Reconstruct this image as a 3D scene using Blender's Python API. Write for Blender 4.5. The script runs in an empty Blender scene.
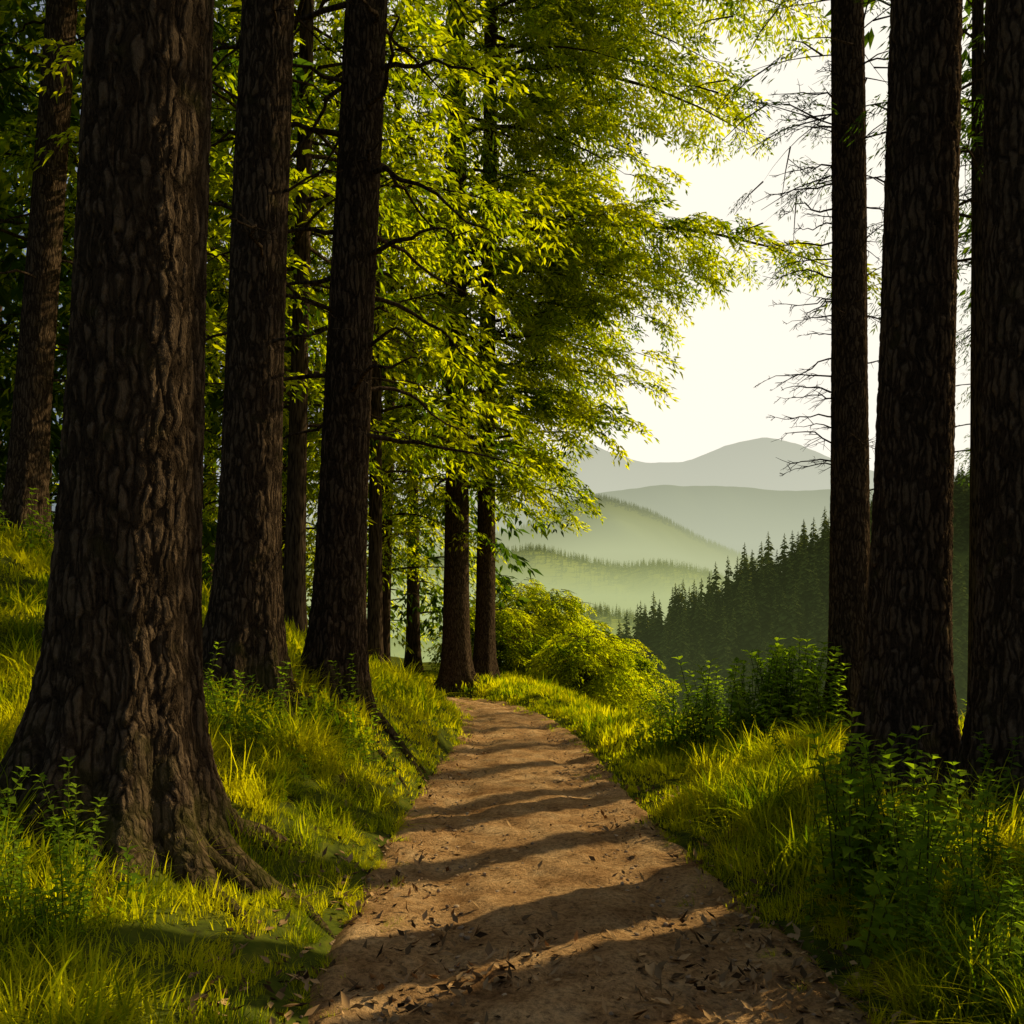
import bpy, math, random
import numpy as np
from mathutils import Vector
random.seed(5); rng=np.random.default_rng(5)
scene=bpy.context.scene
COL=scene.collection
SUN_AZ=math.radians(54); SUN_EL=math.radians(30)

# ---------------------------------------------------------------- noise
def hsh(i,j,s):
    v=np.sin(i*127.1+j*311.7+s*74.7)*43758.5453
    return v-np.floor(v)
def vn(x,y,s=0):
    i=np.floor(x); j=np.floor(y); u=x-i; v=y-j
    u=u*u*(3-2*u); v=v*v*(3-2*v)
    return (hsh(i,j,s)*(1-u)+hsh(i+1,j,s)*u)*(1-v)+(hsh(i,j+1,s)*(1-u)+hsh(i+1,j+1,s)*u)*v
def fbm(x,y,o=4,s=0):
    x=np.asarray(x,float); y=np.asarray(y,float)
    r=0;a=.5;f=1.
    for k in range(o):
        r=r+a*(vn(x*f,y*f,s+k*13)-.5); a*=.5; f*=2.03
    return r
# ---------------------------------------------------------------- terrain
def catmull(P,n=8):
    P=np.array(P,float); out=[]
    Q=np.vstack([2*P[0]-P[1],P,2*P[-1]-P[-2]])
    for k in range(1,len(Q)-2):
        for t in np.linspace(0,1,n,endpoint=False):
            a,b,c,d=Q[k-1],Q[k],Q[k+1],Q[k+2]
            out.append(.5*((2*b)+(c-a)*t+(2*a-5*b+4*c-d)*t*t+(3*b-a-3*c+d)*t**3))
    out.append(P[-1]); return np.array(out)
PATH=catmull([(0.4,-12),(0.4,-3),(0.38,2),(0.28,4.5),(0.15,6.5),(0.1,9.5),(0.12,12.5),(-.05,16),(-.6,20),(-2.2,23.3),(-6,25.6),(-14,27.5),(-40,30)],6)
EDGE=np.array([(6000,900),(200,60),(60,32),(30,23),(10,16.5),(6,12.3),(3.4,12.8),(2.2,14.8),(1.3,20),(0.8,26),(-1,34),(-8,60),(-60,200),(-400,300),(-6000,500)],float)
def sdist(P,x,y):
    x=np.asarray(x,float); y=np.asarray(y,float)
    best=np.full(x.shape,1e18); sg=np.zeros(x.shape)
    for a,b in zip(P[:-1],P[1:]):
        dx,dy=b-a; L2=dx*dx+dy*dy
        t=np.clip(((x-a[0])*dx+(y-a[1])*dy)/L2,0,1)
        ex=x-(a[0]+t*dx); ey=y-(a[1]+t*dy); d=ex*ex+ey*ey
        m=d<best
        best=np.where(m,d,best); sg=np.where(m,np.sign(dx*(y-a[1])-dy*(x-a[0])),sg)
    return np.sqrt(best)*np.where(sg==0,1,sg)
def halfw(y): return 1.22-.36*np.clip((y-4)/15,0,1)
def H(x,y,path=True):
    x=np.asarray(x,float); y=np.asarray(y,float)
    s=sdist(PATH,x,y); W=halfw(y); d=np.abs(s)-W
    dp=np.maximum(d,0)
    k=np.interp(y,[2,5,9,14,20,30],[.36,.45,1,1,.62,.5])
    dl=8*(1-np.exp(-dp/8*1.0)); dl=np.minimum(dp,7)+ (np.maximum(dp-7,0))*.05
    hl=k*(.5*(1-np.exp(-dp/.5))+.42*dl)
    hr=.40*(1-np.exp(-dp/1.1))
    z=np.where(s>0,hl,hr)
    g=np.clip(dp/.5,0,1)
    z=z+g*(.36*fbm(x*.8,y*.8,3,3)+.24*fbm(x*2.4,y*2.4,2,9))
    e=-sdist(EDGE,x,y)
    e2=np.maximum(e+.8,0)
    dr=.72*(np.sqrt(e2*e2+1.5)-math.sqrt(1.5))
    z=z-60*(1-np.exp(-dr/60))
    z=z+np.clip(e/30,0,1)*6*fbm(x*.03,y*.03,3,5)
    if path: z=z-.05*np.clip(-d/.15,0,1)
    return z
def Hs(x,y): return float(H(np.array([x]),np.array([y]))[0])

# ---------------------------------------------------------------- mesh helpers
def mkmesh(name,V,F,mat=None,smooth=True,parent=None,loc=(0,0,0),mats=None,link=True,mi=None):
    V=np.asarray(V,np.float32); F=np.asarray(F,np.int32)
    me=bpy.data.meshes.new(name)
    n=len(F); k=F.shape[1]
    me.vertices.add(len(V)); me.vertices.foreach_set("co",V.ravel())
    me.loops.add(n*k); me.polygons.add(n)
    me.polygons.foreach_set("loop_start",np.arange(n,dtype=np.int32)*k)
    me.loops.foreach_set("vertex_index",F.ravel())
    if smooth: me.polygons.foreach_set("use_smooth",np.ones(n,bool))
    for m in (mats or [mat]): me.materials.append(m)
    if mi is not None: me.polygons.foreach_set("material_index",np.asarray(mi,np.int32))
    me.update(calc_edges=True); me.validate()
    o=bpy.data.objects.new(name,me)
    if link: COL.objects.link(o)
    if parent: o.parent=parent
    o.location=loc
    return o
class MB:
    def __init__(s): s.V=[];s.F=[];s.M=[];s.n=0
    def add(s,V,F,m=0):
        V=np.asarray(V,float).reshape(-1,3);F=np.asarray(F,int)
        s.V.append(V); s.F.append(F+s.n); s.M.append(np.full(len(F),m)); s.n+=len(V)
    def tube(s,P,R,sides=6,m=0):
        P=np.asarray(P,float); R=np.asarray(R,float); n=len(P)
        T=np.gradient(P,axis=0); T/=np.linalg.norm(T,axis=1)[:,None]+1e-9
        mt=T.mean(0); ref=np.array([0,0,1.]) if abs(mt[2])<.8*np.linalg.norm(mt) else np.array([1.,0,0])
        A=np.cross(T,ref); A/=np.linalg.norm(A,axis=1)[:,None]+1e-9
        B=np.cross(A,T)
        th=np.arange(sides)*2*np.pi/sides
        V=P[:,None]+R[:,None,None]*(np.cos(th)[None,:,None]*A[:,None]+np.sin(th)[None,:,None]*B[:,None])
        i=np.arange(n-1)[:,None]*sides; j=np.arange(sides)[None]; j2=(j+1)%sides
        F=np.stack([i+j,i+j2,i+sides+j2,i+sides+j],-1).reshape(-1,4)
        s.add(V,F,m)
    def leaves(s,P,D,N,L,W,m=0,fold=.0,bend=.15):
        P=np.asarray(P,float);n=len(P)
        D=D/np.linalg.norm(D,axis=1)[:,None]; S=np.cross(D,N); S/=np.linalg.norm(S,axis=1)[:,None]+1e-9
        N=np.cross(S,D); L=np.asarray(L)[:,None]; W=np.asarray(W)[:,None]
        a=P; rib=P+.5*L*D+.0*N; tip=P+L*D-bend*L*N
        l=P+.42*L*D+.5*W*S+fold*W*N; r=P+.42*L*D-.5*W*S+fold*W*N
        if fold>0:
            V=np.stack([a,l,tip,r,rib],1); b=np.arange(n)[:,None]*5
            F=np.concatenate([b+[0,4,2,1],b+[0,3,2,4]])
        else:
            V=np.stack([a,l,tip,r],1); b=np.arange(n)[:,None]*4; F=b+[0,3,2,1]
        s.add(V.reshape(-1,3),F,m)
    def obj(s,name,mats,**k):
        if not isinstance(mats,list): mats=[mats]
        return mkmesh(name,np.concatenate(s.V),np.concatenate(s.F),mats=mats,mi=np.concatenate(s.M),**k)
def empty(name,loc):
    o=bpy.data.objects.new(name,None); COL.objects.link(o); o.location=loc; o.empty_display_size=.3; return o

def source_collection(name,objs):
    c=bpy.data.collections.new(name)
    for o in objs: c.objects.link(o)
    return c
def scatter(name,P,R,S,I,coll,parent=None,loc=(0,0,0),realize=False):
    P=np.asarray(P,np.float32); n=len(P)
    me=bpy.data.meshes.new(name); me.vertices.add(n); me.vertices.foreach_set("co",P.ravel())
    a=me.attributes.new("rot",'FLOAT_VECTOR','POINT'); a.data.foreach_set("vector",np.asarray(R,np.float32).ravel())
    S=np.asarray(S,np.float32)
    a=me.attributes.new("scl",'FLOAT','POINT'); a.data.foreach_set("value",S)
    a=me.attributes.new("idx",'INT','POINT'); a.data.foreach_set("value",np.asarray(I,np.int32))
    me.update()
    o=bpy.data.objects.new(name,me); COL.objects.link(o)
    if parent: o.parent=parent
    o.location=loc
    gn="inst_"+coll.name+str(realize)
    ng=bpy.data.node_groups.get(gn)
    if not ng:
        ng=bpy.data.node_groups.new(gn,'GeometryNodeTree')
        ng.interface.new_socket("Geometry",in_out='INPUT',socket_type='NodeSocketGeometry')
        ng.interface.new_socket("Geometry",in_out='OUTPUT',socket_type='NodeSocketGeometry')
        N=ng.nodes; gi=N.new('NodeGroupInput'); go=N.new('NodeGroupOutput')
        ip=N.new('GeometryNodeInstanceOnPoints'); ci=N.new('GeometryNodeCollectionInfo')
        ci.inputs['Collection'].default_value=coll; ci.inputs['Separate Children'].default_value=True; ci.inputs['Reset Children'].default_value=True
        def at(nm,t):
            q=N.new('GeometryNodeInputNamedAttribute'); q.data_type=t; q.inputs['Name'].default_value=nm; return q.outputs['Attribute']
        l=ng.links.new
        l(gi.outputs[0],ip.inputs['Points']); l(ci.outputs[0],ip.inputs['Instance'])
        ip.inputs['Pick Instance'].default_value=True
        l(at('idx','INT'),ip.inputs['Instance Index']); l(at('rot','FLOAT_VECTOR'),ip.inputs['Rotation']); l(at('scl','FLOAT'),ip.inputs['Scale'])
        if realize:
            rz=N.new('GeometryNodeRealizeInstances'); l(ip.outputs[0],rz.inputs[0]); l(rz.outputs[0],go.inputs[0])
        else: l(ip.outputs[0],go.inputs[0])
    m=o.modifiers.new("instances",'NODES'); m.node_group=ng
    return o

# ---------------------------------------------------------------- materials
def newmat(name):
    m=bpy.data.materials.new(name); m.use_nodes=True; nt=m.node_tree
    for n in list(nt.nodes): nt.nodes.remove(n)
    out=nt.nodes.new('ShaderNodeOutputMaterial'); return m,nt,out
def nd(nt,t,**k):
    n=nt.nodes.new(t)
    for a,b in k.items():
        if a.startswith('_'): setattr(n,a[1:],b)
        else: n.inputs[a.replace('__',' ')].default_value=b
    return n
def ramp(nt,stops):
    r=nt.nodes.new('ShaderNodeValToRGB'); e=r.color_ramp.elements
    e[0].position=stops[0][0]; e[0].color=(*stops[0][1],1); e[1].position=stops[-1][0]; e[1].color=(*stops[-1][1],1)
    for p,c in stops[1:-1]:
        q=e.new(p); q.color=(*c,1)
    return r
def leafmat(name,c1,c2,c3,tr=.55,tcol=(1.6,1.9,.5),scale=.6,rp=(.4,.7,1.),ri=.45):
    m,nt,out=newmat(name); L=nt.links.new
    geo=nd(nt,'ShaderNodeNewGeometry')
    no=nd(nt,'ShaderNodeTexNoise',Scale=scale,Detail=0.)
    L(geo.outputs['Position'],no.inputs['Vector'])
    ad2=nd(nt,'ShaderNodeMath',_operation='MULTIPLY_ADD'); L(geo.outputs['Random Per Island'],ad2.inputs[0]); ad2.inputs[1].default_value=ri
    L(no.outputs['Fac'],ad2.inputs[2])
    r=ramp(nt,[(rp[0],c1),(rp[1],c2),(rp[2],c3)]); L(ad2.outputs[0],r.inputs[0])
    b=nd(nt,'ShaderNodeBsdfDiffuse'); L(r.outputs[0],b.inputs['Color'])
    mu=nd(nt,'ShaderNodeMix',_data_type='RGBA',_blend_type='MULTIPLY'); mu.inputs[0].default_value=1
    L(r.outputs[0],mu.inputs[6]); mu.inputs[7].default_value=(*tcol,1)
    t=nd(nt,'ShaderNodeBsdfTranslucent'); L(mu.outputs[2],t.inputs['Color'])
    mx=nd(nt,'ShaderNodeMixShader'); mx.inputs[0].default_value=tr
    L(b.outputs[0],mx.inputs[1]); L(t.outputs[0],mx.inputs[2]); L(mx.outputs[0],out.inputs[0])
    return m
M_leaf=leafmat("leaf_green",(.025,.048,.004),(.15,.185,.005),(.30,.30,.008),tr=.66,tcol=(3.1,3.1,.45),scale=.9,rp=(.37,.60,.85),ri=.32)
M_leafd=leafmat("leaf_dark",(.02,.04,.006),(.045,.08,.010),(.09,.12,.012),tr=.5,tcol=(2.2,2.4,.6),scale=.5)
M_grass=leafmat("grass_blades",(.07,.12,.004),(.27,.29,.006),(.46,.42,.010),tr=.58,tcol=(2.15,2.15,.4),scale=1.6,rp=(.4,.66,.92))
M_herb=leafmat("herb_leaf",(.09,.15,.010),(.15,.22,.014),(.22,.29,.02),tr=.5,tcol=(2.4,2.5,.6),scale=2.)

def barkmat(name,c1,c2,sc,disp,moss=0):
    m,nt,out=newmat(name); L=nt.links.new
    tc=nd(nt,'ShaderNodeTexCoord')
    n0=nd(nt,'ShaderNodeTexNoise',Scale=4.5,Detail=2.); L(tc.outputs['Object'],n0.inputs['Vector'])
    va=nd(nt,'ShaderNodeVectorMath',_operation='MULTIPLY_ADD'); L(n0.outputs['Color'],va.inputs[0]); va.inputs[1].default_value=(.10,.10,.4); L(tc.outputs['Object'],va.inputs[2])
    mp=nd(nt,'ShaderNodeMapping'); mp.inputs['Scale'].default_value=(sc,sc,sc*.15); L(va.outputs[0],mp.inputs['Vector'])
    vo=nd(nt,'ShaderNodeTexVoronoi',_feature='DISTANCE_TO_EDGE'); vo.inputs['Scale'].default_value=1; L(mp.outputs[0],vo.inputs['Vector'])
    mr=nd(nt,'ShaderNodeMapRange'); L(vo.outputs['Distance'],mr.inputs['Value']); mr.inputs['From Max'].default_value=.22; mr.inputs['To Max'].default_value=.7
    n1=nd(nt,'ShaderNodeTexNoise',Scale=sc*1.4,Detail=4.,Roughness=.85)
    mp2=nd(nt,'ShaderNodeMapping'); mp2.inputs['Scale'].default_value=(1,1,.45); L(va.outputs[0],mp2.inputs['Vector']); L(mp2.outputs[0],n1.inputs['Vector'])
    hh=nd(nt,'ShaderNodeMath',_operation='MULTIPLY_ADD'); L(n1.outputs['Fac'],hh.inputs[0]); hh.inputs[1].default_value=1.9; L(mr.outputs[0],hh.inputs[2])
    ms=nd(nt,'ShaderNodeMath',_operation='MULTIPLY'); L(hh.outputs[0],ms.inputs[0]); ms.inputs[1].default_value=.47
    r=ramp(nt,[(.32,tuple(q*.18 for q in c1)),(.62,c1),(.94,c2)]); L(ms.outputs[0],r.inputs[0])
    col=r.outputs[0]
    b=nd(nt,'ShaderNodeBsdfDiffuse')
    if moss:
        sx=nd(nt,'ShaderNodeSeparateXYZ'); L(tc.outputs['Object'],sx.inputs[0])
        zz=nd(nt,'ShaderNodeMapRange'); L(sx.outputs['Z'],zz.inputs['Value']); zz.inputs['From Min'].default_value=-.3; zz.inputs['From Max'].default_value=.7; zz.inputs['To Min'].default_value=.35; zz.inputs['To Max'].default_value=0.0
        sm=nd(nt,'ShaderNodeMath',_operation='ADD'); L(n0.outputs['Fac'],sm.inputs[0]); L(zz.outputs[0],sm.inputs[1])
        s2=nd(nt,'ShaderNodeMapRange'); L(sm.outputs[0],s2.inputs['Value']); s2.inputs['From Min'].default_value=.62; s2.inputs['From Max'].default_value=.95; s2.inputs['To Max'].default_value=moss
        mx=nd(nt,'ShaderNodeMix',_data_type='RGBA'); L(s2.outputs[0],mx.inputs[0]); L(col,mx.inputs[6]); mx.inputs[7].default_value=(.07,.068,.012,1); col=mx.outputs[2]
    L(col,b.inputs['Color']); L(b.outputs[0],out.inputs[0])
    if disp:
        dn=nd(nt,'ShaderNodeDisplacement',Midlevel=1.,Scale=disp); L(hh.outputs[0],dn.inputs['Height']); L(dn.outputs[0],out.inputs['Displacement'])
        m.displacement_method='BOTH'
    return m
M_bark=barkmat("bark",(.055,.036,.021),(.16,.105,.06),21,.018,moss=.5)
M_bark2=barkmat("bark_fine",(.055,.035,.02),(.15,.098,.056),26,.011,moss=.2)
M_root=barkmat("bark_root",(.06,.038,.021),(.16,.102,.055),24,0.008,moss=.5)
def simplebark():
    m,nt,out=newmat("bark_plain"); L=nt.links.new
    geo=nd(nt,'ShaderNodeNewGeometry'); mp=nd(nt,'ShaderNodeMapping'); mp.inputs['Scale'].default_value=(1,1,.15); L(geo.outputs['Position'],mp.inputs['Vector'])
    n=nd(nt,'ShaderNodeTexNoise',Scale=30.,Detail=2.); L(mp.outputs[0],n.inputs['Vector'])
    r=ramp(nt,[(.35,(.015,.010,.006)),(.65,(.09,.06,.035))]); L(n.outputs['Fac'],r.inputs[0])
    b=nd(nt,'ShaderNodeBsdfDiffuse'); L(r.outputs[0],b.inputs['Color']); L(b.outputs[0],out.inputs[0]); return m
M_bark3=simplebark()
def groundmat():
    m,nt,out=newmat("forest_ground"); L=nt.links.new
    geo=nd(nt,'ShaderNodeNewGeometry')
    n=nd(nt,'ShaderNodeTexNoise',Scale=4.,Detail=4.,Roughness=.75); L(geo.outputs['Position'],n.inputs['Vector'])
    r=ramp(nt,[(.3,(.03,.03,.010)),(.5,(.07,.085,.010)),(.7,(.13,.125,.015))]); L(n.outputs['Fac'],r.inputs[0])
    b=nd(nt,'ShaderNodeBsdfDiffuse'); L(r.outputs[0],b.inputs['Color']); L(b.outputs[0],out.inputs[0]); return m
def pathmat():
    m,nt,out=newmat("packed_dirt"); L=nt.links.new
    geo=nd(nt,'ShaderNodeNewGeometry')
    n=nd(nt,'ShaderNodeTexNoise',Scale=2.2,Detail=5.,Roughness=.7); L(geo.outputs['Position'],n.inputs['Vector'])
    r=ramp(nt,[(.3,(.29,.145,.055)),(.5,(.56,.32,.135)),(.72,(.78,.50,.24))]); L(n.outputs['Fac'],r.inputs[0])
    n3=nd(nt,'ShaderNodeTexNoise',Scale=30.,Detail=5.,Roughness=.8); L(geo.outputs['Position'],n3.inputs['Vector'])
    r3=ramp(nt,[(.36,(.3,.3,.3)),(.56,(1.1,1.1,1.1))]); L(n3.outputs['Fac'],r3.inputs[0])
    mx=nd(nt,'ShaderNodeMix',_data_type='RGBA',_blend_type='MULTIPLY'); mx.inputs[0].default_value=.8; L(r.outputs[0],mx.inputs[6]); L(r3.outputs[0],mx.inputs[7])
    b=nd(nt,'ShaderNodeBsdfDiffuse'); L(mx.outputs[2],b.inputs['Color'])
    bp=nd(nt,'ShaderNodeBump',Strength=1.,Distance=.05); L(n3.outputs['Fac'],bp.inputs['Height']); L(bp.outputs[0],b.inputs['Normal'])
    L(b.outputs[0],out.inputs[0]); return m
M_ground=groundmat(); M_path=pathmat()
def plain(name,c1,c2):
    m,nt,out=newmat(name); L=nt.links.new
    oi=nd(nt,'ShaderNodeObjectInfo'); 
    r=ramp(nt,[(.05,c1),(.95,c2)]); L(oi.outputs['Random'],r.inputs[0])
    b=nd(nt,'ShaderNodeBsdfDiffuse'); L(r.outputs[0],b.inputs['Color']); L(b.outputs[0],out.inputs[0]); return m
M_litter=plain("dead_leaf",(.04,.024,.012),(.5,.3,.13)); M_stone=plain("pebble_stone",(.15,.10,.06),(.5,.34,.19))
M_stem=plain("stem_green",(.05,.06,.015),(.09,.10,.02))

def hazemat(name,green,haze,f_hi,f_lo,z_hi,z_lo,strength=1.):  # distance haze painted into the hill colour as emission, thicker toward low ground
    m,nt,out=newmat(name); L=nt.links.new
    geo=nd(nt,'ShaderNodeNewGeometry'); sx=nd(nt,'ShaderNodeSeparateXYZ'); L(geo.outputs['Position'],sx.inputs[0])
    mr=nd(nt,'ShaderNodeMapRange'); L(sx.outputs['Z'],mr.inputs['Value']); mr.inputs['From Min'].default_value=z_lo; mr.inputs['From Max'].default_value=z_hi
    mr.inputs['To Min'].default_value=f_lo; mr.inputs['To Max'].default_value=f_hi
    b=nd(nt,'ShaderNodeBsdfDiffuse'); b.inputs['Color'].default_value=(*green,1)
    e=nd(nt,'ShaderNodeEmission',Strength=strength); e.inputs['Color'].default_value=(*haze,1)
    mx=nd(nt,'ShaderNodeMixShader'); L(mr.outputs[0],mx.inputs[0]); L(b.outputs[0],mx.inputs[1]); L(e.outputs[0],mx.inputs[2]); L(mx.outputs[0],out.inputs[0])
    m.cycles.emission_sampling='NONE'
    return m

# ---------------------------------------------------------------- ground
def geomr(a,b,n): return np.geomspace(a,b,n)
xs=np.unique(np.concatenate([-geomr(31,7000,38),np.arange(-31,-12,.6),np.arange(-12,9,.14),np.arange(9,31,.5),geomr(31,7000,38)]))
ys=np.unique(np.concatenate([np.arange(-30,1,1.2),np.arange(1,24,.14),np.arange(24,62,.5),geomr(62,9000,50)]))
X,Y=np.meshgrid(xs,ys); Z=H(X,Y)
ny,nx=X.shape; i=np.arange(ny-1)[:,None]*nx+np.arange(nx-1)[None]
F=np.stack([i,i+1,i+nx+1,i+nx],-1).reshape(-1,4)
mkmesh("ground",np.stack([X,Y,Z],-1).reshape(-1,3),F,M_ground)
pp=catmull(PATH[4:-10],4); T=np.gradient(pp,axis=0); T/=np.linalg.norm(T,axis=1)[:,None]; Nn=np.stack([-T[:,1],T[:,0]],1)
tt=np.cumsum(np.r_[0,np.linalg.norm(np.diff(pp,axis=0),axis=1)]); q=np.arange(0,tt[-1],.05)
pc=np.stack([np.interp(q,tt,pp[:,0]),np.interp(q,tt,pp[:,1])],1); nn=np.stack([np.interp(q,tt,Nn[:,0]),np.interp(q,tt,Nn[:,1])],1)
us=np.linspace(-1,1,70); W=halfw(pc[:,1])[:,None]+.12
PX=pc[:,0][:,None]+nn[:,0][:,None]*us*W; PY=pc[:,1][:,None]+nn[:,1][:,None]*us*W
rut=-.035*np.exp(-((np.abs(us)-.5)/.16)**2)
edge=-.10*np.clip((np.abs(us)-.86)/.14,0,1)
PZ=.020+rut+edge+.10*fbm(PX*1.6,PY*1.6,3,21)+.07*fbm(PX*6,PY*6,4,4)
PZ=np.maximum(PZ,-.042+0*PZ) + np.where(np.abs(us)>.95,-.08,0)
m_,n_=PX.shape; i=np.arange(m_-1)[:,None]*n_+np.arange(n_-1)[None]
mkmesh("dirt_path",np.stack([PX,PY,PZ],-1).reshape(-1,3),np.stack([i,i+n_,i+n_+1,i+1],-1).reshape(-1,4),M_path)

# ---------------------------------------------------------------- trunks
def add_trunk(root,bx,by,r,Ht,lean,flare=.9,nroots=6,segs=64,dz=.05,zvis=8,seed=0,mat=None,rootlen=1.2,angs=None,roots=True):
    g=np.random.default_rng(seed); bz=root.location.z
    z=np.concatenate([np.arange(-.9,zvis,dz),np.linspace(zvis,Ht,14)])
    th=np.arange(segs)*2*np.pi/segs
    if angs is None: angs=np.arange(nroots)*2*np.pi/nroots+g.uniform(-.3,.3,nroots)
    else: angs=np.radians(np.array(angs,float))
    lob=0
    for a in angs:
        d=(th-a+np.pi)%(2*np.pi)-np.pi; lob=lob+np.exp(-(d/.20)**2)
    # soil level around the trunk, so the flare follows the slope it stands on
    go=np.clip(H(bx+1.9*r*np.cos(th),by+1.9*r*np.sin(th),False)-bz,-.6,.5)[None]
    zl=z[:,None]-go*np.exp(-np.maximum(z,0)/1.2)[:,None]
    zc=np.maximum(zl,0)
    under=np.clip(1+(zl+.1)/.4,.15,1)
    rad=r*(1-.5*np.clip(z,0,None)/Ht)[:,None]*(1+flare*np.exp(-zc/.36)*under*(.25+.62*lob[None])+.24*np.exp(-zc/1.2)+.08*lob[None]*np.exp(-zc/1.3)
        +.12*fbm(np.cos(th)[None]*1.2+seed+z[:,None]*.25,np.sin(th)[None]*1.2+z[:,None]*.3,3,seed))
    wob=.04*np.sin(z*.55+seed)
    cx=lean[0]*z+wob*r; cy=lean[1]*z
    V=np.stack([cx[:,None]+rad*np.cos(th),cy[:,None]+rad*np.sin(th),np.repeat(z[:,None],segs,1)],-1)
    n=len(z); i=np.arange(n-1)[:,None]*segs; j=np.arange(segs)[None]; j2=(j+1)%segs
    F=np.stack([i+j,i+j2,i+segs+j2,i+segs+j],-1).reshape(-1,4)
    mkmesh("trunk",V.reshape(-1,3),F,mat,parent=root)
    if roots:
        mb=MB()
        for a in angs:
            for br in range(2):
                L=rootlen*g.uniform(.5,1.2)*(1 if br==0 else .7); n=50; t=np.linspace(0,1,n)
                ang=a+(g.uniform(-.05,.05) if br==0 else g.choice([-1,1])*g.uniform(.12,.3))
                wig=g.uniform(-.5,.5)*t**2+.08*np.sin(t*9+g.uniform(0,6))
                d0=r*1.15; dd=d0+t*L
                x=np.cos(ang+wig*.6)*dd; y=np.sin(ang+wig*.6)*dd
                rr=r*.27*(1-t)**.75*(1 if br==0 else .55)+.012
                zz=H(x+bx,y+by,False)-bz+rr*.1-.02
                zz=zz+.26*r/.35*np.exp(-t*L/.2)
                mb.tube(np.stack([x,y,zz],1),rr,18)
        mb.obj("roots",M_root,parent=root)

# ---------------------------------------------------------------- foliage spray sources
def make_spray(name,seed,mat,leafL=.13,leafW=.05,nside=9,length=.8,dens=.085,hang=.35,twigm=True,tilt=.6):
    g=np.random.default_rng(seed); mb=MB()
    P=[];D=[]
    def twig(p0,d0,L,droop,rad):
        if rad and twigm:
            t=np.linspace(0,1,2)[:,None]
            mb.tube(p0+d0*L*t+np.array([0,0,-1.])*droop*L*t**2,np.linspace(rad,rad*.3,2),3,1)
        k=max(2,int(L/dens))
        for q in np.linspace(.12,1,k):
            pos=p0+d0*L*q+np.array([0,0,-1.])*droop*L*q*q
            for sgn in (-1,1):
                if g.random()<.08: continue
                a=sgn*g.uniform(.35,.95)*(1 if q<.97 else .3)
                dx=d0[0]*math.cos(a)-d0[1]*math.sin(a); dy=d0[0]*math.sin(a)+d0[1]*math.cos(a)
                P.append(pos+g.normal(0,.012,3)); D.append((dx,dy,d0[2]+g.uniform(-hang*2.4,hang*.2)))
    d=np.array([1,0,0.12]); 
    twig(np.zeros(3),d,length,.5,.008)
    for k in range(nside):
        q=.12+.8*k/nside; s=(-1)**k; a=s*g.uniform(.7,1.0)
        p=d*length*q+np.array([0,0,-.5])*length*q*q
        dd=np.array([math.cos(a),math.sin(a),g.uniform(-.3,.1)])
        twig(p,dd,length*(.55*(1-q)+.16)*g.uniform(.8,1.2),.5,0)
    P=np.array(P);D=np.array(D);n=len(P)
    N=np.array([0,0,1.])+g.normal(0,tilt,(n,3))
    mb.leaves(P,D,N,leafL*g.uniform(.7,1.25,n),leafW*g.uniform(.8,1.2,n),0,0,.2)
    return mb.obj(name,[mat,M_bark3],link=False,smooth=False)
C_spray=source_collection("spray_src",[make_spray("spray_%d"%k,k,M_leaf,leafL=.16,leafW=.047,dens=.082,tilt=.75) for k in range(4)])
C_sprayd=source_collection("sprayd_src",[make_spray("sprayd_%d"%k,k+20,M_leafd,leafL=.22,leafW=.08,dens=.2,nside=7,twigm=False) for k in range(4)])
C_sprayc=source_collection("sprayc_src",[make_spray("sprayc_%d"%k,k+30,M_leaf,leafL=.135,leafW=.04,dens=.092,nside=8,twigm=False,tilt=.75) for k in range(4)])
C_needle=source_collection("needle_src",[make_spray("needle_%d"%k,k+40,M_leafd,leafL=.13,leafW=.022,dens=.08,nside=9) for k in range(3)])
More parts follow.
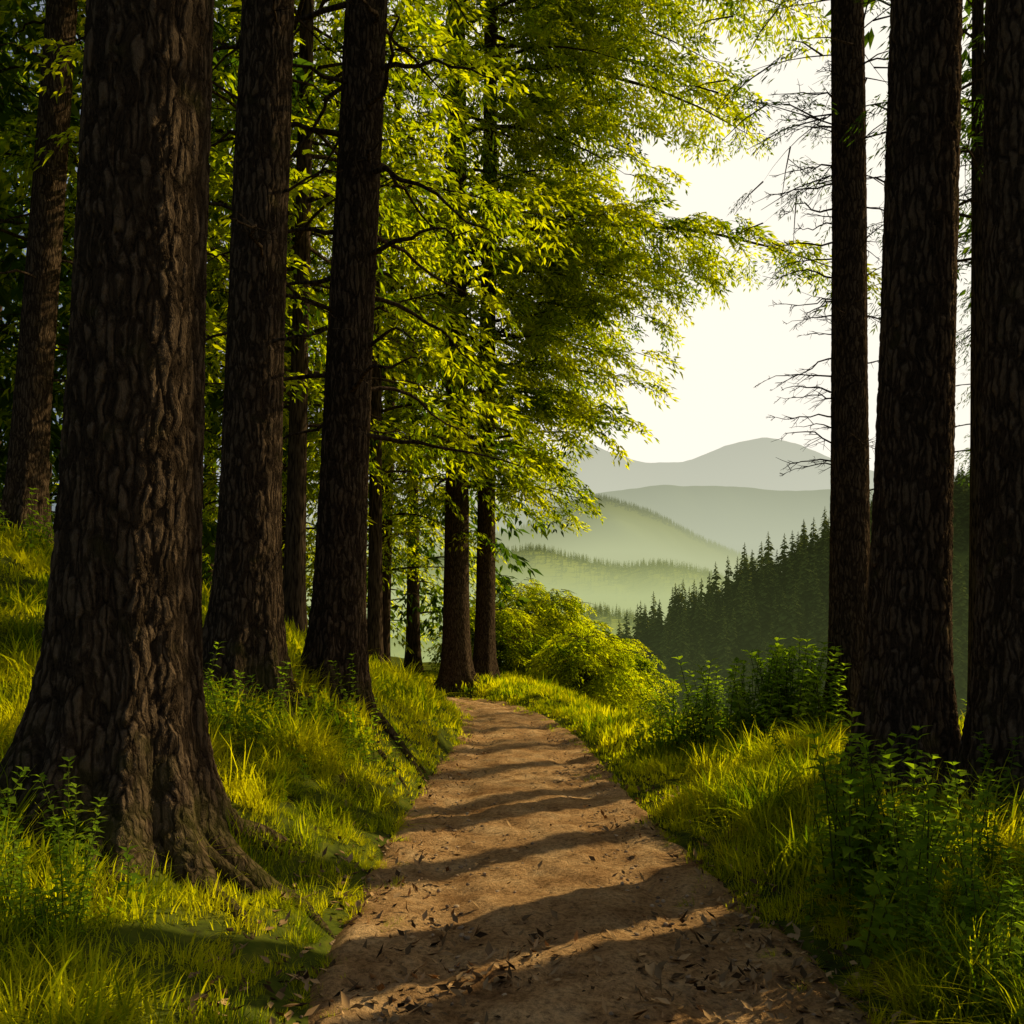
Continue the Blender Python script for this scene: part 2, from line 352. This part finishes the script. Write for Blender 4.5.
def add_crown(root,limbs,lean,coll,sscale=1.,seed=0,sub=1.5,step=.38,limb_r=.055,droop=.35,rise=.22,t0=.22,mat=None,keep=1.):
    g=np.random.default_rng(seed); mb=MB(); P=[];R=[];S=[]
    for lb in limbs:
        z,az,L=lb[:3]; boost=lb[3] if len(lb)>3 else 1.
        n=7; t=np.linspace(0,1,n)
        bend=g.uniform(-.35,.35)*(1 if boost==1. else .5); dr=droop*g.uniform(.6,1.3); ri=rise*g.uniform(.5,1.4)
        if boost!=1.: dr=droop; ri=rise
        def pt(t):
            a=az+bend*t; return np.stack([lean[0]*z+np.cos(a)*L*t,lean[1]*z+np.sin(a)*L*t,z+L*(ri*t-dr*t*t)],-1)
        mb.tube(pt(t),limb_r*(L/5)**.6*np.linspace(1,.12,n)**1.1,5)
        ns=max(3,int(L*sub*boost))
        for k,q in enumerate(np.linspace(t0,1,ns)):
            p=pt(np.array(q)); s=(-1)**k
            a2=az+bend*q+s*g.uniform(.5,1.1)*(1 if k<ns-1 else .05)
            l2=(.36*min(L,5.5)*(1-q)+.6)*g.uniform(.75,1.2); 
            m=max(1,int(l2/step)); el=g.uniform(-.12,.12)
            e=p+np.array([math.cos(a2)*l2,math.sin(a2)*l2,l2*(el-.2)])
            mid=(p+e)/2+np.array([0,0,.07*l2])
            mb.tube(np.array([p,mid,e]),[.014,.009,.004],3)
            for w in np.linspace(.25,1,m):
                if g.random()>keep: continue
                pos=p+(e-p)*w+np.array([0,0,.28*l2*w*(1-w)])
                P.append(pos); R.append((g.normal(0,.22),g.uniform(.0,.45),a2+g.normal(0,.5))); S.append(sscale*g.uniform(.7,1.25))
    if mb.n: mb.obj("limbs",mat or M_bark3,parent=root)
    if P:
        ns=len(coll.objects); scatter("foliage",P,R,S,g.integers(0,ns,len(P)),coll,parent=root,realize=True)

def dead_limbs(root,specs,lean,mat,seed=0,nsub=7,twigL=.35,r0=.02,droop=.1):
    g=np.random.default_rng(seed); mb=MB()
    for (z,az,L) in specs:
        n=10;t=np.linspace(0,1,n); b=g.uniform(-.4,.4); dr=g.uniform(-.1,.3)+droop
        kink=np.cumsum(g.normal(0,.025,(n,3)),0)*L; kink[0]=0
        a=az+b*t
        pts=np.stack([lean[0]*z+np.cos(a)*L*t,lean[1]*z+np.sin(a)*L*t,z+L*(.12*t-dr*t*t)],-1)+kink
        mb.tube(pts,r0*(L)**.5*np.linspace(1,.15,n),5)
        for k in range(int(nsub*L)):
            q=g.uniform(.2,.98); f=q*(n-1); i0=int(f); p=pts[i0]+(pts[min(i0+1,n-1)]-pts[i0])*(f-i0)
            a2=az+b*q+g.choice([-1,1])*g.uniform(.4,1.2); l=twigL*g.uniform(.4,1.3)*(1.2-q)
            e=p+np.array([math.cos(a2)*l,math.sin(a2)*l,l*g.uniform(-.7,.5)]); m=(p+e)/2+g.normal(0,.04,3)*l
            mb.tube(np.array([p,m,e]),[.006,.004,.002],3)
            for w in range(2):
                e2=m+np.array([math.cos(a2+g.uniform(-1,1))*l*.4,math.sin(a2+g.uniform(-1,1))*l*.4,l*g.uniform(-.4,.3)])
                mb.tube(np.array([m,(m+e2)/2+g.normal(0,.01,3),e2]),[.003,.0025,.0015],3)
    mb.obj("dead_branches",mat,parent=root)

def rand_limbs(g,n,z0,z1,Lf,az=None):
    out=[]
    for k in range(n):
        z=z0+(z1-z0)*((k+g.uniform(0,1))/n); a=(k*2.4+g.uniform(-.4,.4)) if az is None else g.uniform(*az)
        out.append((z,a,Lf((z-z0)/(z1-z0))*g.uniform(.75,1.2)))
    return out
pi=math.pi
crown=lambda R:(lambda t: R*(.55+.45*math.sin(min(1,t*2.2)*pi/2))*(1-t)**.55+.4)
def big_tree(x,y,r,Ht,lean,seed,mat,kind="conifer_tree",**k):
    z=Hs(x,y)+.05; root=empty(kind,(x,y,z)); add_trunk(root,x,y,r,Ht,lean,seed=seed,mat=mat,**k); return root
g=np.random.default_rng(77)
hi=dict(sub=.8,step=.8,keep=.7,droop=.2)
# left foreground
t=big_tree(-2.30,4.95,.37,22,(.045,0),1,M_bark,segs=240,dz=.017,zvis=6.2,flare=1.15,rootlen=1.1,angs=[-130,-100,-62,-30,-3,40,150,180,212])
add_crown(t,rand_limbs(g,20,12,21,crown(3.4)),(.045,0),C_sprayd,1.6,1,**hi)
t=big_tree(-2.68,8.5,.285,23,(.037,0),2,M_bark,segs=140,dz=.03,zvis=8.5,flare=1.0,rootlen=1.5,angs=[-85,-30,15,80,140,200,250])
add_crown(t,rand_limbs(g,20,13,22,crown(3.4)),(.037,0),C_sprayd,1.6,2,**hi)
dead_limbs(t,rand_limbs(g,16,3.2,8.5,lambda t:1.2),(.037,0),M_bark3,2,5)
t=big_tree(-2.0,9.6,.265,24,(.045,0),3,M_bark,segs=130,dz=.032,zvis=9,flare=1.0,rootlen=1.2,angs=[-95,-45,0,60,120,180,230])
add_crown(t,rand_limbs(g,20,13.5,23,crown(3.4)),(.045,0),C_sprayd,1.6,3,**hi)
dead_limbs(t,rand_limbs(g,30,2.9,8.8,lambda t:1.7),(.045,0),M_bark3,3,6,r0=.026,droop=.3)
t=big_tree(-7.0,12.2,.235,20,(.07,0),4,M_bark2,segs=80,dz=.05,zvis=11)
dead_limbs(t,rand_limbs(g,12,2,9,lambda t:1.3),(.07,0),M_bark3,4,5)
add_crown(t,rand_limbs(g,22,8,19,crown(4)),(.07,0),C_sprayd,1.6,4,sub=1.1,step=.6)
# right foreground
t=big_tree(4.38,11.0,.24,24,(-.004,0),5,M_bark2,segs=100,dz=.035,zvis=10.5,flare=.9,rootlen=1.,angs=[-110,-60,-10,60,130,185,220])
lm=[(z,pi+g.uniform(-.5,.9),g.uniform(.6,1.3)) for z in np.linspace(3.4,8.5,22)]+rand_limbs(g,20,3,8.8,lambda t:.9)
dead_limbs(t,lm,(-.004,0),M_bark3,5,9,r0=.014)
add_crown(t,rand_limbs(g,16,7.0,9.8,lambda t:1.7),(0,0),C_needle,.7,51,keep=.5,limb_r=.02)
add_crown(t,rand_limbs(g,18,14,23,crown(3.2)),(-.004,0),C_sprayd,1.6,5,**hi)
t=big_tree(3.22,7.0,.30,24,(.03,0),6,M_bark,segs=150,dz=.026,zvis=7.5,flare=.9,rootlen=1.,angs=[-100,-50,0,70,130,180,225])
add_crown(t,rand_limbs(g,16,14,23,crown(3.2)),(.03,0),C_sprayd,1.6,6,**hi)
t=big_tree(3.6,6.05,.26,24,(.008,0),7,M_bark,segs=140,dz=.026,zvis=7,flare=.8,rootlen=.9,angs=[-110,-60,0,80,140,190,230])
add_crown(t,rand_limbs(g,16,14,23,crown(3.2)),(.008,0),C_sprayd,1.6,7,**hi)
# off frame to the right: the row whose trunks stripe the path with shadow
for k,(x,y,r,z0) in enumerate([(6.6,8.6,.2,13),(8.6,12.6,.22,14),(9.8,15.6,.2,15),(12.2,19.4,.24,17),(14.4,23,.24,18),(17,27.6,.26,19),(5.2,5.2,.26,12),(6.4,3.6,.3,11),(4.55,5.75,.24,12),(7.8,7.0,.32,12)]):  # closing entries are unseen extras, added to shade the right foreground
    t=big_tree(x,y,r,25,(0,0),30+k,M_bark3,segs=20,dz=.4,zvis=9,roots=False)
    add_crown(t,rand_limbs(g,14,z0,24,crown(2.4)),(0,0),C_sprayd,1.8,30+k,**hi)
    dead_limbs(t,rand_limbs(g,6,3,9,lambda t:1.),(0,0),M_bark3,30+k,3)

# main broad crown pair at the bend
def main_tree(x,y,r,lean,seed,right,Rl):
    t=big_tree(x,y,r,27,lean,seed,M_bark2,kind="broadleaf_tree",segs=50,dz=.1,zvis=12,flare=.8,rootlen=1.4)
    gg=np.random.default_rng(seed)
    L=rand_limbs(gg,46,5.6,26,crown(Rl))
    for z,LL,bo in right:
        L.append((z,gg.uniform(-.15,.12),LL,bo)); L.append((z-.4,gg.uniform(-.9,-.3),min(LL,7)*.72)); L.append((z+.4,gg.uniform(.3,.8),min(LL,7)*.7))
    add_crown(t,L,lean,C_spray,1.3,seed,sub=1.5,step=.45,limb_r=.07)
    return t
main_tree(-1.62,24.8,.38,(.0,0),11,[(6.6,3.2,1),(8.4,4.4,1.3),(10.0,5.3,1.3),(12.0,6.0,1.3),(12.8,11.0,1.6),(13.8,7.2,1.2),(16.2,5.0,1),(17.8,8.8,1.4),(19.4,7.5,1.3),(20.8,9.8,1.4),(22.4,11,1.4),(24,11,1.3)],5.2)
main_tree(-.85,26.2,.30,(.01,0),12,[(7.4,3.2,1),(9.4,4.4,1.2),(11.4,5.0,1.2),(12.9,6.5,1.2),(17,5.,1.1),(19.5,7.5,1.3),(21.5,9.8,1.3)],4.2)

# forest behind the left bank
bg=[(-3.9,15.2,.18,17,3.6,4.2),(-5.3,17.5,.22,19,4.5,4.6),(-3.2,19.8,.17,17,4.6,3.6),(-8.2,17,.22,20,3.2,4.8),(-11,15.5,.25,20,3.,4.6),
(-10,21,.25,22,3,5),(-6.8,23,.22,22,4,5),(-4.2,27.5,.22,20,3.2,4.6),(-3.6,31,.25,18,2.,4.0),(-8,30,.3,24,2,5.5),(-14,20,.3,22,2,5),(-15,27,.3,24,2,6),
(-6.5,36,.3,22,1.5,5.),(-20,26,.3,24,2,6),(-13,36,.3,26,1.5,7),(-22,36,.3,27,1.5,7),(-13.5,11,.28,19,5,4.5)]
for k,(x,y,r,Ht,z0,R) in enumerate(bg):
    lit=(y<28 and x>-7)  # most trees outside this zone get darker leaves, shade put into the colour
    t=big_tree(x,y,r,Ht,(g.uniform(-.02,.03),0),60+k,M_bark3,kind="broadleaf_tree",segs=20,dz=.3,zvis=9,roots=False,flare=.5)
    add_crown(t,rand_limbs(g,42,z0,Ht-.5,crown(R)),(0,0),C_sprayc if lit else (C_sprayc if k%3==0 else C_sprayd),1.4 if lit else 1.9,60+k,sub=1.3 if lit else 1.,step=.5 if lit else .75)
# bushes and young trees on the valley edge behind the bend
for k,(x,y,Ht,R) in enumerate([(1.6,31,4.5,1.8),(3.2,29.5,3.6,1.8),(.3,32.5,4.3,1.8),(2.6,34,4.8,2.0),(-.6,29.5,2.6,1.4),(2.2,27.5,2.6,1.4)]):
    z=Hs(x,y); root=empty("young_tree",(x,y,z)); add_trunk(root,x,y,.04,Ht*.8,(0,0),segs=8,dz=.5,zvis=Ht*.7,mat=M_bark3,seed=90+k,roots=False,flare=.3)
    add_crown(root,rand_limbs(g,64,.2,Ht-.3,lambda t,R=R:R*(1-t)**.8+.25),(0,0),C_spray,.8,90+k,sub=2.2,step=.36,limb_r=.02,droop=.05,rise=.7,t0=.15)
for k,(x,y,Ht,R,zs) in enumerate([(9.6,17.5,17,2.2,9.5),(13.5,22.5,20,3,12.5),(19,32,24,3.5,16)]):
    t=big_tree(x,y,.18,Ht+2,(0,0),110+k,M_bark3,segs=16,dz=.3,zvis=9,roots=False)
    add_crown(t,rand_limbs(g,28,zs,Ht,lambda t,R=R:R*(1-t)**.7+.3),(0,0),C_needle,1.4,110+k,sub=1.1,step=.7,keep=.7)
# ---------------------------------------------------------------- grass
def make_tuft(name,seed,nb,L0,L1,spread,w=.010,lean=.5,mat=None,ks=(0,.35,.7,1)):
    g=np.random.default_rng(seed); mb=MB(); 
    wm={4:[1,.9,.55,.06],3:[1,.75,.06]}[len(ks)]
    for b in range(nb):
        a=g.uniform(0,2*pi); rr=spread*math.sqrt(g.random()); p=np.array([rr*math.cos(a),rr*math.sin(a),-.02])
        a2=a+g.normal(0,.8); L=g.uniform(L0,L1); ln=g.uniform(.1,1.)*lean; ww=w*g.uniform(.6,1.3)
        d=np.array([math.cos(a2),math.sin(a2),0]); s=np.array([-d[1],d[0],0])*ww*.5
        V=[]
        for k,t in enumerate(ks):
            c=p+d*L*ln*(t**1.8)+np.array([0,0,1])*L*(t-.45*ln*t*t*1.2); wk=wm[k]
            V+= [c-s*wk,c+s*wk]
        mb.add(V,[[2*q,2*q+1,2*q+3,2*q+2] for q in range(len(ks)-1)])
    return mb.obj(name,mat or M_grass,link=False,smooth=True)
C_grass=source_collection("grass_src",[make_tuft("g0_tuft",1,34,.06,.15,.12,w=.008),make_tuft("g1_tuft",2,34,.07,.19,.13,w=.008,lean=1.1),make_tuft("g2_tuft",3,20,.06,.14,.16,w=.019,ks=(0,.5,1),lean=.9),make_tuft("g3_tuft",4,60,.17,.36,.08,lean=1.4,w=.008)])
N=74000
gx=rng.uniform(-13,9,N); gy=2.0+rng.uniform(0,1,N)**1.25*27
s=sdist(PATH,gx,gy); d=np.abs(s)-halfw(gy); e=-sdist(EDGE,gx,gy)
nse=fbm(gx*1.5,gy*1.5,3,31)
dens=np.where((gx<-8)|(gx>7),.35,1.)*np.interp(gy,[2,8,28],[.75,.5,.4])
ok=(d>-.10+.6*nse+.09*rng.normal(size=N))&(e<2.5)&(rng.random(N)<dens)&(np.abs(gx)<gy*.75+1.5)
for (tx,ty,tr) in [(-2.3,4.95,.5),(-2.68,8.5,.40),(-2.0,9.6,.38),(3.22,7,.40),(3.6,6.05,.36),(4.38,11,.33)]:
    ok&=((gx-tx)**2+(gy-ty)**2>tr**2)
gx,gy,d=gx[ok],gy[ok],d[ok]; n=len(gx)
clump=fbm(gx*1.1,gy*1.1,2,44)
big=((clump>.02)&(gy<9))|(rng.random(n)<.05)
idx=np.where(big&(rng.random(n)<.4),3,np.where(gy>8,2,rng.integers(0,2,n)))
sc=rng.uniform(.7,1.25,n)*np.interp(gy,[2,6,28],[.8,1.,1.4])*np.clip(.5+d*1.2,.45,1.1)*np.clip(1+2.6*fbm(gx*2.,gy*2.,2,55),.45,1.6)
P=np.stack([gx,gy,H(gx,gy,False)],1)
R=np.stack([rng.normal(0,.2,n),rng.normal(0,.2,n),rng.uniform(0,2*pi,n)],1)
scatter("grass",P,R,sc,idx,C_grass,realize=True)

# ---------------------------------------------------------------- herbs
def make_herb(name,seed,Ht=.5,leaf=.095,nst=1,mat=None):
    g=np.random.default_rng(seed); mb=MB()
    for st in range(nst):
        a=g.uniform(0,2*pi); ln=g.uniform(.05,.3); h=Ht*g.uniform(.7,1.1); p0=np.array([g.normal(0,.05)*(nst>1),g.normal(0,.05)*(nst>1),-.02])
        t=np.linspace(0,1,6); pts=p0+np.stack([np.cos(a)*ln*h*t**1.5,np.sin(a)*ln*h*t**1.5,h*t],1)
        mb.tube(pts,np.linspace(.005,.002,6),4,1)
        P=[];D=[];LL=[];k=0
        for q in np.linspace(.12,1,int(h/.042)):
            p=np.array([np.interp(q,t,pts[:,c]) for c in range(3)])
            for m in range(3 if q>.9 else 2):
                b=k*1.57+m*(2.1 if q>.9 else pi)+g.normal(0,.2)
                P.append(p);D.append((math.cos(b),math.sin(b),g.uniform(-.2,.6)+(.5 if q>.9 else 0)));LL.append(leaf*(1.15-.5*q)*g.uniform(.8,1.15))
            k+=1
        P=np.array(P);D=np.array(D);LL=np.array(LL)
        mb.leaves(P,D,np.array([0,0,1.])+g.normal(0,.15,(len(P),3)),LL,LL*.52,0,.12,.25)
    return mb.obj(name,[M_herb,M_stem],link=False,smooth=False)
C_herb=source_collection("herb_src",[make_herb("h%d_herb"%k,k+200,Ht=[.35,.5,.6,.25][k],nst=[2,1,2,3][k]) for k in range(4)])
def herb_patch(name,cx,cy,rx,ry,n,s0,s1,seed,ids=(0,1,2,3)):
    g=np.random.default_rng(seed); x=cx+g.normal(0,rx,n); y=cy+g.normal(0,ry,n)
    k=np.abs(sdist(PATH,x,y))-halfw(y)>.15; x=x[k];y=y[k];n=len(x)
    z=H(x,y,False); root=empty(name,(cx,cy,Hs(cx,cy)))
    P=np.stack([x-cx,y-cy,z-root.location.z],1)
    scatter("stems",P,np.stack([g.normal(0,.15,n),g.normal(0,.15,n),g.uniform(0,6.28,n)],1),g.uniform(s0,s1,n),g.choice(ids,n),C_herb,parent=root,realize=True)
herb_patch("leafy_weed",1.98,4.75,.22,.2,22,1.0,1.5,1,(1,2))
herb_patch("leafy_weed",1.9,4.3,.3,.3,34,.6,1.,2)
herb_patch("leafy_weed",2.7,4.3,.5,.5,60,.5,.9,3)
herb_patch("leafy_weed",2.1,3.6,.35,.3,60,.5,.85,4)
herb_patch("leafy_weed",3.2,5.2,.5,.5,40,.6,1.0,5)
herb_patch("leafy_shrub",3.0,10.5,.32,.2,44,1.1,1.9,6,(1,2))
herb_patch("leafy_shrub",2.4,10.9,.3,.2,36,1.0,1.5,7,(1,2))
herb_patch("leafy_shrub",3.55,10.6,.25,.2,40,1.1,2.0,8,(1,2))
herb_patch("leafy_weed",-2.35,4.1,.22,.12,16,.6,1.0,9)
herb_patch("leafy_weed",-2.1,3.6,.3,.25,30,.5,.8,10)
herb_patch("leafy_weed",-2.4,7.4,.4,.25,36,.8,1.2,11)
herb_patch("leafy_weed",-1.8,8.4,.35,.3,26,.6,1.1,12)
herb_patch("leafy_weed",-6.4,10.6,.7,.4,20,1.,1.6,13)
herb_patch("leafy_weed",4.6,8.7,.7,.6,40,.8,1.3,14)

# ---------------------------------------------------------------- litter & pebbles
def make_litter(name,seed):
    g=np.random.default_rng(seed); mb=MB()
    mb.leaves(np.zeros((1,3)),np.array([[1.,0,.1]]),np.array([[0,0,1.]]),[.065],[.022 if seed%2 else .034],0,.25,-.2*(1+seed%2))
    return mb.obj(name,M_litter,link=False,smooth=False)
C_lit=source_collection("litter_src",[make_litter("l%d_litter"%k,k) for k in range(3)])
n=26000; lx=rng.uniform(-2,2.6,n); ly=2.4+rng.uniform(0,1,n)**1.6*12
d=halfw(ly)-np.abs(sdist(PATH,lx,ly)); cl=np.clip(.5+2.5*fbm(lx*2,ly*2,3,71),.1,1.2)
pr=np.where(d<0,.5,np.clip(1.1-d*1.6,.06,1))*np.interp(ly,[2.5,5,8,14],[1,.7,.4,.15])
pr=np.maximum(pr,np.interp(ly,[2.4,4.2,5.2],[.9,.6,0])); k=(rng.random(n)<pr*cl)&(d>-.4); lx,ly=lx[k],ly[k]; n=len(lx)
scatter("leaf_litter",np.stack([lx,ly,np.maximum(H(lx,ly,False),0)+.03],1),np.stack([rng.normal(0,.4,n),rng.normal(0,.4,n),rng.uniform(0,6.28,n)],1),rng.uniform(.3,1.3,n),rng.integers(0,3,n),C_lit)
def make_peb(name,seed):
    import bmesh
    bm=bmesh.new(); bmesh.ops.create_icosphere(bm,subdivisions=2,radius=.02); g=np.random.default_rng(seed); sx,sy,sz=g.uniform(.7,1.2),g.uniform(.7,1.1),g.uniform(.4,.7)
    for v in bm.verts:
        f=1+g.normal(0,.06); v.co.x*=sx*f; v.co.y*=sy*f; v.co.z*=sz*f
    me=bpy.data.meshes.new(name); bm.to_mesh(me); me.materials.append(M_stone); return bpy.data.objects.new(name,me)
C_peb=source_collection("pebble_src",[make_peb("p%d_pebble"%k,k) for k in range(3)])
n=5000; lx=rng.uniform(-1.3,1.7,n); ly=2.4+rng.uniform(0,1,n)**1.4*14
d=halfw(ly)-np.abs(sdist(PATH,lx,ly)); k=(d>-.1)&(rng.random(n)<np.clip(1.2-d,.3,1)); lx,ly=lx[k],ly[k]; n=len(lx)
scatter("pebbles",np.stack([lx,ly,np.full(n,.01)],1),np.stack([rng.normal(0,.2,n),rng.normal(0,.2,n),rng.uniform(0,6.28,n)],1),rng.uniform(.15,1.,n)**1.5,rng.integers(0,3,n),C_peb)

# ---------------------------------------------------------------- hills
def ridge(name,D,pts,mat,base,slope,nx=260,nf=70,nz=.02,seed=0,spur=.25):
    pts=np.array(pts,float); xs=np.linspace(pts[0,0],pts[-1,0],nx)
    zc=np.interp(xs,pts[:,0],pts[:,1]); 
    kk=np.hanning(9); kk/=kk.sum(); zc=np.convolve(np.pad(zc,4,mode='edge'),kk,'valid')
    amp=(pts[:,1].max()-base)
    zc=zc+amp*nz*fbm(xs/D*40,xs*0+seed,4,seed)
    fmax=(pts[:,1].max()-base)/slope*1.3
    v=np.r_[-np.geomspace(fmax*.02,fmax*.5,10)[::-1],0,np.geomspace(fmax*.008,fmax,nf)]
    XX,VV=np.meshgrid(xs,v)
    r0=fmax*.02; drop=slope*(np.sqrt(VV**2+r0*r0)-r0)
    sp=amp*spur*fbm(XX/D*9+3,VV/D*5+seed,4,seed+3)*np.clip(np.abs(VV)/(fmax*.35),0,1)
    ZZ=np.maximum(zc[None]-drop+sp,base)
    YY=D-VV
    ny,nx=XX.shape; i=np.arange(ny-1)[:,None]*nx+np.arange(nx-1)[None]
    mkmesh(name,np.stack([XX,YY,ZZ],-1).reshape(-1,3),np.stack([i,i+nx,i+nx+1,i+1],-1).reshape(-1,4),mat)
    return XX,YY,ZZ
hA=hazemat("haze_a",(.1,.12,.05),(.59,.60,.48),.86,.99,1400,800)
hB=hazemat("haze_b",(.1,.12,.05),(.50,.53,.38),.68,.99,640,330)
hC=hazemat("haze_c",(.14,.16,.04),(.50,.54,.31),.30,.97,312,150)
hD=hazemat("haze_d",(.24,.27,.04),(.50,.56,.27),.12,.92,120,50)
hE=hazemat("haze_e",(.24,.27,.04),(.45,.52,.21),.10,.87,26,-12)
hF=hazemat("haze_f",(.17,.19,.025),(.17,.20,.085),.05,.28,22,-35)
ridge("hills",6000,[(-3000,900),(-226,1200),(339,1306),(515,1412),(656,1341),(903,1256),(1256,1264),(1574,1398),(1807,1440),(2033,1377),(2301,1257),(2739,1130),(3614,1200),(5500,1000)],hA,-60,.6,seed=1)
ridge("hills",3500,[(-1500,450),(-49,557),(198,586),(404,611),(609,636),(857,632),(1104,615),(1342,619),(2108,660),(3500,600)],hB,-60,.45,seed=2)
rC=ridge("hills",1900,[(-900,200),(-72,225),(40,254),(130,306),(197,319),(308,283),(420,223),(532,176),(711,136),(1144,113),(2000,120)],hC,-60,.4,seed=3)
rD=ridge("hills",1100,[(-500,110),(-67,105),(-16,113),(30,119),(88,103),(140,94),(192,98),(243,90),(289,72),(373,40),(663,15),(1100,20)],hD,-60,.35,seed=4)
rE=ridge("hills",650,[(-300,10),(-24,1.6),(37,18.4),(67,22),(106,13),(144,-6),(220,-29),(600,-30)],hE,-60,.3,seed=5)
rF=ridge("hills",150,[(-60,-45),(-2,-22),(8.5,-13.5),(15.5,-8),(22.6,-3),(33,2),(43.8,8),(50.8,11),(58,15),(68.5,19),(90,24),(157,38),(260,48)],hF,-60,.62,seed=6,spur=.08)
def make_conifer(name,seed,mat,nl=90,R0=.24):
    g=np.random.default_rng(seed); mb=MB(); mb.tube(np.array([[0,0,0],[0,0,1.]]),[.014,.003],4)
    for k in range(nl):
        q=(k+g.random())/nl; z=.06+.93*q; R=R0*(1-q)**.8+.015; a=k*2.4+g.uniform(-.4,.4)
        L=R*g.uniform(.7,1.2); d=np.array([[math.cos(a),math.sin(a),-.45+g.uniform(-.1,.2)]])
        mb.leaves(np.array([[0,0,z]]),d,np.array([[g.normal(0,.3),g.normal(0,.3),1.]]),[L],[L*.75],0,0,.1)
    return mb.obj(name,mat,link=False,smooth=False)
def forest(name,rg,n,h0,h1,mat,seed,vmax=.75,crest=0,nl=90,xlim=None):
    g=np.random.default_rng(seed); XX,YY,ZZ=rg; ny,nx=XX.shape
    i=g.integers(9,int(9+(ny-10)*vmax),n); 
    if crest: i[:crest]=g.integers(9,12,crest)
    j=g.integers(1,nx-2,n); a=g.random(n); b=g.random(n)
    def L(A): return (A[i,j]*(1-a)+A[i,j+1]*a)*(1-b)+(A[i+1,j]*(1-a)+A[i+1,j+1]*a)*b
    P=np.stack([L(XX),L(YY),L(ZZ)-.3],1); k=P[:,2]>-58
    if xlim is not None: k&=(P[:,0]>-.15*P[:,1])&(P[:,0]<.75*P[:,1])
    P=P[k]; n=len(P)
    c=source_collection(name+"_src%d"%seed,[make_conifer("%s_c%d"%(name,q),seed+q,mat,nl) for q in range(3)])
    scatter(name,P,np.stack([g.normal(0,.03,n),g.normal(0,.03,n),g.uniform(0,6.28,n)],1),g.uniform(0,1,n)**1.3*(h1-h0)+h0,g.integers(0,3,n),c)
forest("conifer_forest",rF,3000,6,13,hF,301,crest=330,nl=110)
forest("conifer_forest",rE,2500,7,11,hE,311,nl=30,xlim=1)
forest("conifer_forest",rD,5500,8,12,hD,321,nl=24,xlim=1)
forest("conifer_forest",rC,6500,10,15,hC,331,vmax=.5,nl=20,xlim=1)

# ---------------------------------------------------------------- world, sun, camera
sv=Vector((math.sin(SUN_AZ)*math.cos(SUN_EL),math.cos(SUN_AZ)*math.cos(SUN_EL),math.sin(SUN_EL)))
w=bpy.data.worlds.new("World"); scene.world=w; w.use_nodes=True; nt=w.node_tree; L=nt.links.new
bgn=nt.nodes['Background']; sky=nt.nodes.new('ShaderNodeTexSky'); sky.sky_type='NISHITA'; sky.sun_disc=False
sky.sun_elevation=SUN_EL; sky.sun_rotation=SUN_AZ; sky.dust_density=5.; sky.air_density=1.; sky.ozone_density=.6
tc=nd(nt,'ShaderNodeTexCoord'); dt=nd(nt,'ShaderNodeVectorMath',_operation='DOT_PRODUCT'); L(tc.outputs['Generated'],dt.inputs[0]); dt.inputs[1].default_value=(math.sin(.75)*.93,math.cos(.75)*.93,.36)
mr=nd(nt,'ShaderNodeMapRange',_interpolation_type='SMOOTHSTEP'); L(dt.outputs['Value'],mr.inputs['Value']); mr.inputs['From Min'].default_value=.35; mr.inputs['From Max'].default_value=.8
mx=nd(nt,'ShaderNodeMix',_data_type='RGBA'); L(mr.outputs[0],mx.inputs[0]); L(sky.outputs[0],mx.inputs[6]); mx.inputs[7].default_value=(10.6,10.1,8.8,1)
L(mx.outputs[2],bgn.inputs['Color']); bgn.inputs['Strength'].default_value=.1
w.cycles.sampling_method='MANUAL'; w.cycles.sample_map_resolution=256
sl=bpy.data.lights.new("sun",'SUN'); sl.energy=5.; sl.angle=math.radians(.5); sl.color=(1,.84,.5)
so=bpy.data.objects.new("sun",sl); COL.objects.link(so); so.rotation_euler=sv.to_track_quat('Z','Y').to_euler(); so.location=(20,20,30)
cam=bpy.data.cameras.new("camera"); cam.lens=29.88; cam.sensor_width=36; cam.shift_y=.125; cam.clip_end=30000; cam.clip_start=.05
co=bpy.data.objects.new("camera",cam); COL.objects.link(co); co.location=(0,0,1.6); co.rotation_euler=(math.radians(90),0,0)
scene.camera=co
scene.view_settings.view_transform='Standard'; scene.view_settings.look='None'; scene.view_settings.exposure=0; scene.view_settings.gamma=1
